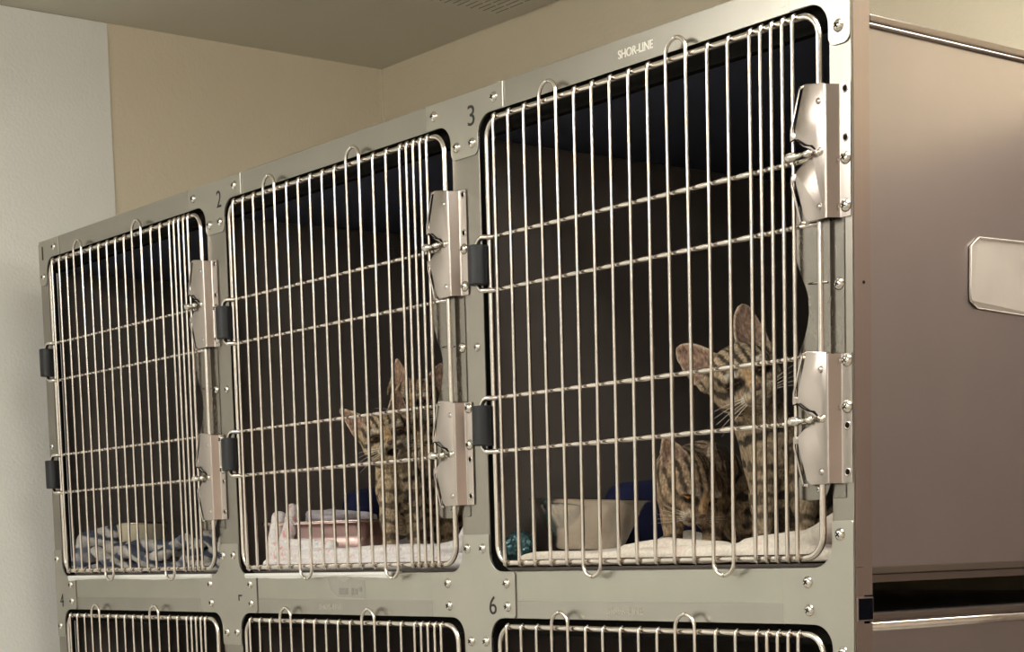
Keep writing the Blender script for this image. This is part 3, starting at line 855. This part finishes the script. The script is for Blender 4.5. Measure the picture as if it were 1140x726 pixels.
# cage 3, right: sits upright, head tilted, ears wide
kitten('kitten', (1.5995, .105, .017), dict(
    head=(-.0380, -.012, .186), ang=(2, 8, 29), hs=1.06, eye=.12, gain=.78, ew=.0205, rnd=.7,
    ears_view=[(-.1080, .000, .2240), (-.0330, .004, .2700)],
    lo=(-.140, -.080, -.004), hi=(.115, .155, .300),
    body=[((-.022, .012, .158), (.004, .020, .100), .029, .036, 'b'), ((.006, .020, .100), (.022, .040, .060), .036, .044, 'b'),
          ((.022, .050, .060), (.060, .090, .048), .044, .046, 'b'), ((.052, .050, .040), (.058, .030, .024), .032, .022, 'b'),
          ((-.014, -.006, .100), (-.017, -.012, .055), .020, .0135, 'leg'), ((-.017, -.012, .055), (-.020, -.018, .010), .0125, .0100, 'leg'),
          ((.026, -.002, .095), (.029, -.008, .050), .020, .0140, 'leg'), ((.029, -.008, .050), (.030, -.014, .010), .0125, .0100, 'leg'),
          ((.090, .100, .020), (.096, .030, .012), .010, .009, 'leg'), ((.096, .030, .012), (.078, -.005, .010), .009, .006, 'leg')],
    paws=[(-.021, -.026, 0, 0), (.031, -.022, 0, 0)]),
    'tabby kitten sitting upright in cage 3, large ears spread, nearest the right latch', 3)
# cage 3, left: head bowed to the right
kitten('kitten', (1.4600, .120, .017), dict(
    head=(-.0170, -.022, .080), ang=(38, 36, -8), hs=1.02, eye=.30, gain=.80, base=(.33, .235, .15),
    ears=[(-.045, .022, .040), (.044, .030, .040)],
    lo=(-.105, -.085, -.004), hi=(.125, .175, .175),
    body=[((-.018, .012, .090), (.012, .045, .088), .033, .040, 'b'), ((.012, .045, .088), (.050, .095, .062), .040, .052, 'b'),
          ((.050, .060, .050), (.062, .040, .030), .036, .026, 'b'),
          ((-.030, .002, .070), (-.030, -.006, .040), .019, .0135, 'leg'), ((-.030, -.006, .040), (-.031, -.010, .010), .0130, .0105, 'leg'),
          ((.018, .002, .070), (.016, -.006, .040), .021, .0140, 'leg'), ((.016, -.006, .040), (.014, -.010, .010), .0135, .0105, 'leg'),
          ((.088, .120, .020), (.100, .060, .012), .010, .008, 'leg')],
    paws=[(-.032, -.016, 0, 0), (.013, -.016, 0, 0)]),
    'tabby kitten in cage 3 with bowed head, between the steel bowl and the upright kitten', 11)
# cage 2, front: mouth open
kitten('kitten', (.8650, .100, .026), dict(
    head=(-.0030, -.020, .158), ang=(6, 2, 17), hs=1.0, eye=.42, mouth=True, base=(.40, .31, .20),
    ears=[(-.050, .010, .0600), (.040, .016, .0640)],
    lo=(-.100, -.080, -.004), hi=(.095, .155, .240),
    body=[((.002, .010, .134), (.012, .022, .090), .026, .033, 'b'), ((.012, .022, .090), (.012, .038, .060), .032, .030, 'b'),
          ((.010, .044, .052), (.002, .056, .042), .026, .024, 'b'),
          ((-.002, -.006, .095), (-.003, -.012, .050), .018, .0130, 'leg'), ((-.003, -.012, .050), (-.003, -.016, .010), .0130, .0100, 'leg'),
          ((.028, .012, .085), (.030, .014, .045), .018, .0130, 'leg'), ((.030, .014, .045), (.030, .010, .010), .0125, .0100, 'leg')],
    paws=[(-.003, -.024, 0, 0), (.030, .002, 0, 0)]),
    'tabby kitten in cage 2 facing out with its mouth open, lower of the two', 21)
# cage 2, behind: taller
kitten('kitten', (.8380, .202, .026), dict(
    head=(-.0300, -.012, .212), ang=(-4, 4, -4), hs=1.0, eye=.8, base=(.42, .30, .18),
    ears=[(-.031, .010, .0640), (.036, .012, .0600)],
    lo=(-.095, -.075, -.004), hi=(.085, .155, .290),
    body=[((-.022, .012, .178), (-.008, .020, .120), .026, .032, 'b'), ((-.008, .020, .120), (.008, .040, .070), .032, .038, 'b'),
          ((.008, .050, .065), (.020, .095, .050), .038, .042, 'b'),
          ((-.016, -.004, .115), (-.016, -.010, .060), .018, .0130, 'leg'), ((-.016, -.010, .060), (-.016, -.014, .010), .0125, .0100, 'leg'),
          ((.012, .000, .115), (.012, -.006, .060), .018, .0130, 'leg'), ((.012, -.006, .060), (.012, -.010, .010), .0125, .0100, 'leg')],
    paws=[(-.016, -.022, 0, 0), (.012, -.018, 0, 0)]),
    'tabby kitten in cage 2 standing taller behind the open-mouthed one, partly behind the latch', 31)

# ------------------------------------------------------------------ bedding (smooth solids with rolled folds)
def bedding(name, lo, hi, parts, colf, label, cat='blanket', h=.0028, k=.0022, seed=1, amp=.0009, group=None):
    lo = np.array(lo, float); hi = np.array(hi, float); G = grid(lo, hi, h); d = None
    for p in parts:
        if p[0] == 'slab':
            c = np.array(p[1]); hx = np.array(p[2]); r = p[3]
            W_ = G - c; W_[..., 2] -= p[4] * vnoise(G[..., :] * np.array([1, 1, 0]), p[5], seed)
            q = np.abs(W_) - (hx - r); s = np.linalg.norm(np.maximum(q, 0), axis=-1) + np.minimum(q.max(-1), 0) - r
        elif p[0] == 'roll':
            pts = p[1]; s = None
            for a, b in zip(pts[:-1], pts[1:]):
                Gs = G.copy(); sq = p[3]
                A = np.array(a[:3], float); B = np.array(b[:3], float)
                Gs = (G - A) * np.array([1, sq, 1 / 1.0]) + A; B2 = (B - A) * np.array([1, sq, 1]) + A
                qq = d_caps(Gs, A, B2, p[2], p[2])[0]
                s = qq if s is None else smin(s, qq, .003)
        d = s if d is None else smin(d, s, k)
    d = d + amp * vnoise(G, 70, seed + 3) + amp * .5 * vnoise(G, 180, seed + 4)
    d[0] = d[-1] = 1; d[:, 0] = d[:, -1] = 1; d[:, :, 0] = 1; d[:, :, -1] = 1
    V, Fc = surface_nets(d, lo, h)
    o = sdf_obj(name, V, Fc, colf(V), M['cloth'])
    return tag(o, label, cat, group)
def cream_cloth(V):
    n = vnoise(V, 45, 5); c = np.tile(np.array((.72, .66, .58)), (len(V), 1))
    pk = np.clip((vnoise(V, 90, 8) - .35) * 3, 0, 1)[:, None]
    return c * (1 + .06 * n[:, None]) * (1 - pk * .35) + np.array((.70, .48, .42)) * pk * .35
def pink_cloth(V):
    c = np.tile(np.array((.74, .71, .70)), (len(V), 1))
    pk = np.clip((vnoise(V, 330, 18) * (.6 + .6 * vnoise(V, 28, 6)) - .24) * 3, 0, .8)[:, None]; gr = np.clip((vnoise(V, 300, 28) - .5) * 4, 0, .7)[:, None]
    c = c * (1 - pk) + np.array((.72, .33, .32)) * pk; return c * (1 - gr) + np.array((.32, .36, .46)) * gr
def stripe_cloth(V):
    c = np.tile(np.array((.42, .395, .37)), (len(V), 1))
    s = np.clip((np.sin(V[:, 0] * 70 + V[:, 2] * 230 + 3.0 * vnoise(V, 40, 38)) - .1) * 3, 0, 1)[:, None]
    b = np.clip((vnoise(V, 60, 48) - .25) * 5, 0, 1)[:, None]
    c = c * (1 - s) + np.array((.050, .060, .090)) * s; return c * (1 - b * .6) + np.array((.16, .18, .22)) * b * .6

x3 = 2 * P
bedding('blanket', (x3 + .012, -.002, .003), (x3 + .553, .345, .085),
        [('slab', (x3 + .285, .170, .013), (.255, .155, .0085), .006, .006, 40),
         ('roll', [(x3 + .16, .034, .010), (x3 + .30, .028, .016), (x3 + .50, .030, .016)], .010, .8),
         ('roll', [(x3 + .20, .045, .018), (x3 + .26, .050, .024), (x3 + .34, .060, .018)], .011, .8),
         ('roll', [(x3 + .40, .040, .020), (x3 + .50, .032, .028), (x3 + .538, .045, .052)], .012, .8),
         ('roll', [(x3 + .05, .24, .024), (x3 + .14, .20, .030), (x3 + .20, .18, .022)], .014, .8)],
        cream_cloth, 'cream and pale pink blanket spread on the floor of cage 3', group='bedding in the cages')
x2 = P
bedding('blanket', (x2 + .008, -.010, .001), (x2 + .552, .300, .110),
        [('slab', (x2 + .285, .150, .012), (.250, .135, .008), .006, .004, 40),
         ('roll', [(x2 + .045, .022, .013), (x2 + .20, .018, .012), (x2 + .36, .020, .014), (x2 + .52, .022, .013)], .0085, .8),
         ('roll', [(x2 + .050, .030, .028), (x2 + .20, .026, .026), (x2 + .34, .028, .029), (x2 + .49, .026, .028)], .0085, .8),
         ('roll', [(x2 + .050, .040, .042), (x2 + .12, .036, .042), (x2 + .20, .034, .040)], .0075, .8),
         ('roll', [(x2 + .046, .030, .030), (x2 + .050, .040, .082)], .0100, .8),
         ('roll', [(x2 + .062, .030, .030), (x2 + .075, .040, .060), (x2 + .070, .050, .094)], .0080, .8),
         ('roll', [(x2 + .46, .024, .024), (x2 + .52, .026, .034), (x2 + .538, .030, .062)], .0100, .8)],
        pink_cloth, 'white blanket with pink and grey pattern in stacked folds in cage 2', group='bedding in the cages')
bedding('blanket', (.004, -.010, .001), (.552, .260, .105),
        [('slab', (.275, .130, .012), (.255, .115, .008), .006, .006, 40),
         ('roll', [(.035, .020, .020), (.040, .030, .060), (.075, .060, .070)], .0170, .8),
         ('roll', [(.090, .020, .040), (.15, .022, .018), (.21, .020, .042), (.27, .022, .022), (.33, .022, .034)], .0100, .8),
         ('roll', [(.30, .030, .030), (.38, .034, .056), (.45, .040, .030), (.50, .030, .040)], .0095, .8),
         ('roll', [(.07, .055, .040), (.20, .050, .046), (.33, .055, .040)], .0140, .8),
         ('roll', [(.40, .020, .020), (.47, .024, .060), (.50, .030, .030)], .0085, .8),
         ('roll', [(.525, .024, .020), (.528, .030, .060)], .0130, .8)],
        stripe_cloth, 'crumpled grey, white and navy striped blanket on the floor of cage 1', group='bedding in the cages')
# white liner edges poking out under doors 1 and 2
def liner(x0, x1, label, seed):
    mb = MB(); rs = random.Random(seed); n = 40; top = []; 
    for k in range(n + 1):
        t = k / n; x = x0 + (x1 - x0) * t; w_ = .0030 + .0012 * math.sin(t * 9 + seed) + rs.uniform(-.0004, .0004)
        if t < .06: w_ += .001
        top.append((x, w_))
    vs = []
    for x, w_ in top: vs += [(x, -.0045, -.0030 - w_ * .9), (x, -.0065, -.0020), (x, -.0055, .0012), (x, .012, .0012), (x, .012, -.0003), (x, -.0035, -.0005)]
    fs = []
    for k in range(n):
        for j in range(6): fs.append((k * 6 + j, k * 6 + (j + 1) % 6, (k + 1) * 6 + (j + 1) % 6, (k + 1) * 6 + j))
    fs += [(0, 1, 2, 3, 4, 5), tuple(n * 6 + j for j in (5, 4, 3, 2, 1, 0))]
    mb.add(vs, fs); tag(smooth_by_angle(mb.obj('liner_edge', M['white'])), label, 'liner', 'white liners under the doors')
liner(.026, .530, 'white liner edge hanging out under the door of cage 1', 2)
liner(P + .020, P + .40, 'white liner edge hanging out under the door of cage 2', 5)

# ------------------------------------------------------------------ bowls, pan, toys
t = tag(empty('steel_bowl', (1.2960, .092, .0235), (math.radians(-1.5), math.radians(2.0), 0)), 'large flared stainless steel bowl on the blanket in cage 3', 'bowl')
mb = MB(); prof = [(.0001, 0), (.036, .0), (.041, .002), (.045, .008), (.066, .052), (.070, .0575), (.0745, .0590), (.0760, .0600), (.0745, .0612), (.0690, .0605), (.0640, .0530), (.0435, .0095), (.038, .0035), (.0001, .0030)]
mb.lathe(prof, (0, 0, 0), 64); smooth_by_angle(mb.obj('bowl', M['bowl'], t), .9)
t = tag(empty('food_bowl', (.1150, .095, .0380)), 'small cream bowl with a dark rim sunk in the striped blanket of cage 1', 'bowl')
mb = MB(); prof = [(.0001, 0), (.034, 0), (.038, .003), (.0430, .047), (.0445, .0490), (.0425, .0495), (.0365, .006), (.0001, .004)]
mb.lathe(prof, (0, 0, 0), 48); smooth_by_angle(mb.obj('bowl', M['cream'], t), .9)
mb = MB(); mb.tube([(.0440 * math.cos(a), .0440 * math.sin(a), .0492) for a in [2 * PI * k / 40 for k in range(40)]], .0014, 8, closed=True); mb.obj('rim', M['bowl'], t, True)
def pan(name, x0, y0, x1, y1, z0, z1, flare, mat, label, cat, loc):
    t = tag(empty(name, loc), label, cat)
    mb = MB(); rings = []
    lv = [(-.004, 0), (0, .002), (flare, z1 - z0), (flare + .006, z1 - z0 + .0005), (flare + .0065, z1 - z0 - .002)]
    for off, zz in lv: rings.append([(x, y, zz) for x, y in rrect(x0 - off, y0 - off, x1 + off, y1 + off, .012 + off, 5)])
    inn = [(flare - .0015, z1 - z0 - .0005), (-.0015, .0035), (-.006, .003)]
    rings = rings[::-1][0:0] + rings
    allr = [rings[0], rings[1], rings[2], rings[3], rings[4]]
    n = len(rings[0]); vs = [p for r in allr for p in r]; fs = []
    for i in range(len(allr) - 1):
        for k in range(n): fs.append((i * n + k, i * n + (k + 1) % n, (i + 1) * n + (k + 1) % n, (i + 1) * n + k))
    fs.append(tuple(range(n))[::-1])
    b0 = len(vs)
    ir = [[(x, y, zz) for x, y in rrect(x0 - off, y0 - off, x1 + off, y1 + off, .012 + off, 5)] for off, zz in inn]
    vs += [p for r in ir for p in r]
    for i in range(len(ir) - 1):
        for k in range(n): fs.append((b0 + i * n + k, b0 + (i + 1) * n + k, b0 + (i + 1) * n + (k + 1) % n, b0 + i * n + (k + 1) % n))
    fs.append(tuple(b0 + 2 * n + k for k in range(n)))
    for k in range(n): fs.append((2 * n + k, 2 * n + (k + 1) % n, b0 + (k + 1) % n, b0 + k))
    mb.add(vs, fs); smooth_by_angle(mb.obj('pan_body', mat, t), .8)
    mb = MB(); mb.tube([(x, y, z1 - z0 + .0006) for x, y in rrect(x0 - flare - .006, y0 - flare - .006, x1 + flare + .006, y1 + flare + .006, .018, 5)], .0016, 8, closed=True)
    mb.obj('rolled_rim', M['bowl'], t, True)
    return t
pan('litter_pan', -.079, 0, .079, .066, .030, .070, .006, M['pan'], 'pink-reflecting rectangular steel pan standing on the folded blanket in cage 2', 'pan', (.7130, .066, .0330))
pan_o = bpy.data.objects['litter_pan']; pan_o.rotation_euler = (0, 0, math.radians(25))
# folded cloth lying in the pan's back edge
bedding('folded_cloth', (.620, .05, .066), (.780, .20, .108), [('slab', (.695, .125, .080), (.040, .040, .005), .004, .003, 60), ('roll', [(.650, .100, .086), (.690, .110, .086), (.735, .145, .080)], .0070, .8)],
        lambda V: np.tile(np.array((.52, .49, .55)), (len(V), 1)), 'pale lilac folded cloth lying over the pan in cage 2', 'cloth', h=.0025, k=.004, seed=12)
# grey card box with a red and white pack beside the pan
t = tag(empty('card_box', (.7330, .189, .0210), (0, 0, VIEW)), 'open grey card box behind the front kitten in cage 2', 'box')
mb = MB(); mb.add([(-.034, -.020, 0), (.030, -.020, 0), (.030, .020, 0), (-.034, .020, 0), (-.022, -.018, .040), (.026, -.018, .042), (.026, .018, .042), (-.022, .018, .040)],
                  [(0, 3, 2, 1), (0, 1, 5, 4), (1, 2, 6, 5), (2, 3, 7, 6), (3, 0, 4, 7)])
o = mb.obj('tray', M['greybox'], t); md = o.modifiers.new('s', 'SOLIDIFY'); md.thickness = .0015
mb = MB(); mb.bbox((-.024, -.020, .0405), (.028, .020, .0435), .0006); mb.obj('lid', M['greybox'], t)
t = tag(empty('red_pack', (.7540, .216, .0210), (0, 0, VIEW)), 'small red and white pack seen between the legs of the kittens in cage 2', 'pack')
mb = MB(); mb.bbox((-.007, -.004, .0445), (.007, .006, .062), .001); mb.obj('pack', M['red'], t)
mb = MB(); mb.bbox((-.0075, -.0055, .0), (.0075, .007, .0440), .0006); mb.obj('white_band', M['white'], t)
# teal crinkled toy ball
t = empty('toy_ball', (1.2330, .034, .0290)); tag(t, 'crinkled teal foil toy ball in the left corner of cage 3', 'toy')
bm = bmesh.new(); bmesh.ops.create_icosphere(bm, subdivisions=4, radius=.0190)
for v in bm.verts:
    n1 = noise.noise(v.co * 90) * .0045 + noise.noise(v.co * 220) * .0022; v.co *= 1 + n1 / .019
    v.co.x *= 1.15
mb = MB(); mb.frombm(bm); mb.obj('ball', M['teal'], t)
# dark blue bedding at the back of cages 2 and 3
def bluebed(x, label, dz=0):
    o = bedding('blue_cloth', (x - .012, .12, .003), (x + .115, .56, .175),
        [('roll', [(x + .040, .20, .040), (x + .042, .34, .050), (x + .045, .50, .045)], .034, 1.0), ('roll', [(x + .036, .20, .080 + dz), (x + .034, .34, .092 + dz), (x + .040, .48, .080 + dz)], .028, 1.0)],
        lambda V: np.tile(np.array((.5, .5, .5)), (len(V), 1)), label, 'cloth', h=.005, k=.02, seed=9, group='dark blue cloths')
    o.data.materials.clear(); o.data.materials.append(M['bluecloth']); return o
bluebed(x3 - .012, 'dark blue cloth bundle in the shade behind the large steel bowl in cage 3')
bluebed(x2 - .012, 'dark blue cloth bundle in the shade behind the pan in cage 2', .016)

# ------------------------------------------------------------------ stand everything on the floor
for o in list(C.objects):
    if o.parent is None: o.location.z += Z0

# ------------------------------------------------------------------ camera
f, cyp, cxp = 2046.05, 828.56, 571.40
RX = Vector((.621263, .783162, -.026248)); RY = -Vector((.066276, -.085892, -.994098)); RZ = -Vector((-.780794, .615856, -.105266))
cd = bpy.data.cameras.new('camera'); cam = bpy.data.objects.new('camera', cd); C.objects.link(cam)
mw = Matrix.Identity(4)
for a, v in enumerate((RX, RY, RZ)):
    for b in range(3): mw[b][a] = v[b]
mw.translation = Vector((3.013517, -1.388742, .026134 + Z0)); cam.matrix_world = mw
cd.sensor_fit = 'HORIZONTAL'; cd.sensor_width = 36; cd.lens = f / 1140 * 36
cd.shift_x = (570 - cxp) / 1140; cd.shift_y = (cyp - 363) / 1140; cd.clip_start = .02
SC.camera = cam

# ------------------------------------------------------------------ world and view
w = bpy.data.worlds.new('world'); SC.world = w; w.use_nodes = True
w.node_tree.nodes['Background'].inputs[0].default_value = (.8, .8, .75, 1); w.node_tree.nodes['Background'].inputs[1].default_value = .05
vs_ = SC.view_settings; vs_.view_transform = 'Standard'; vs_.look = 'None'; vs_.exposure = 1.05; vs_.gamma = 1; vs_.use_curve_mapping = False
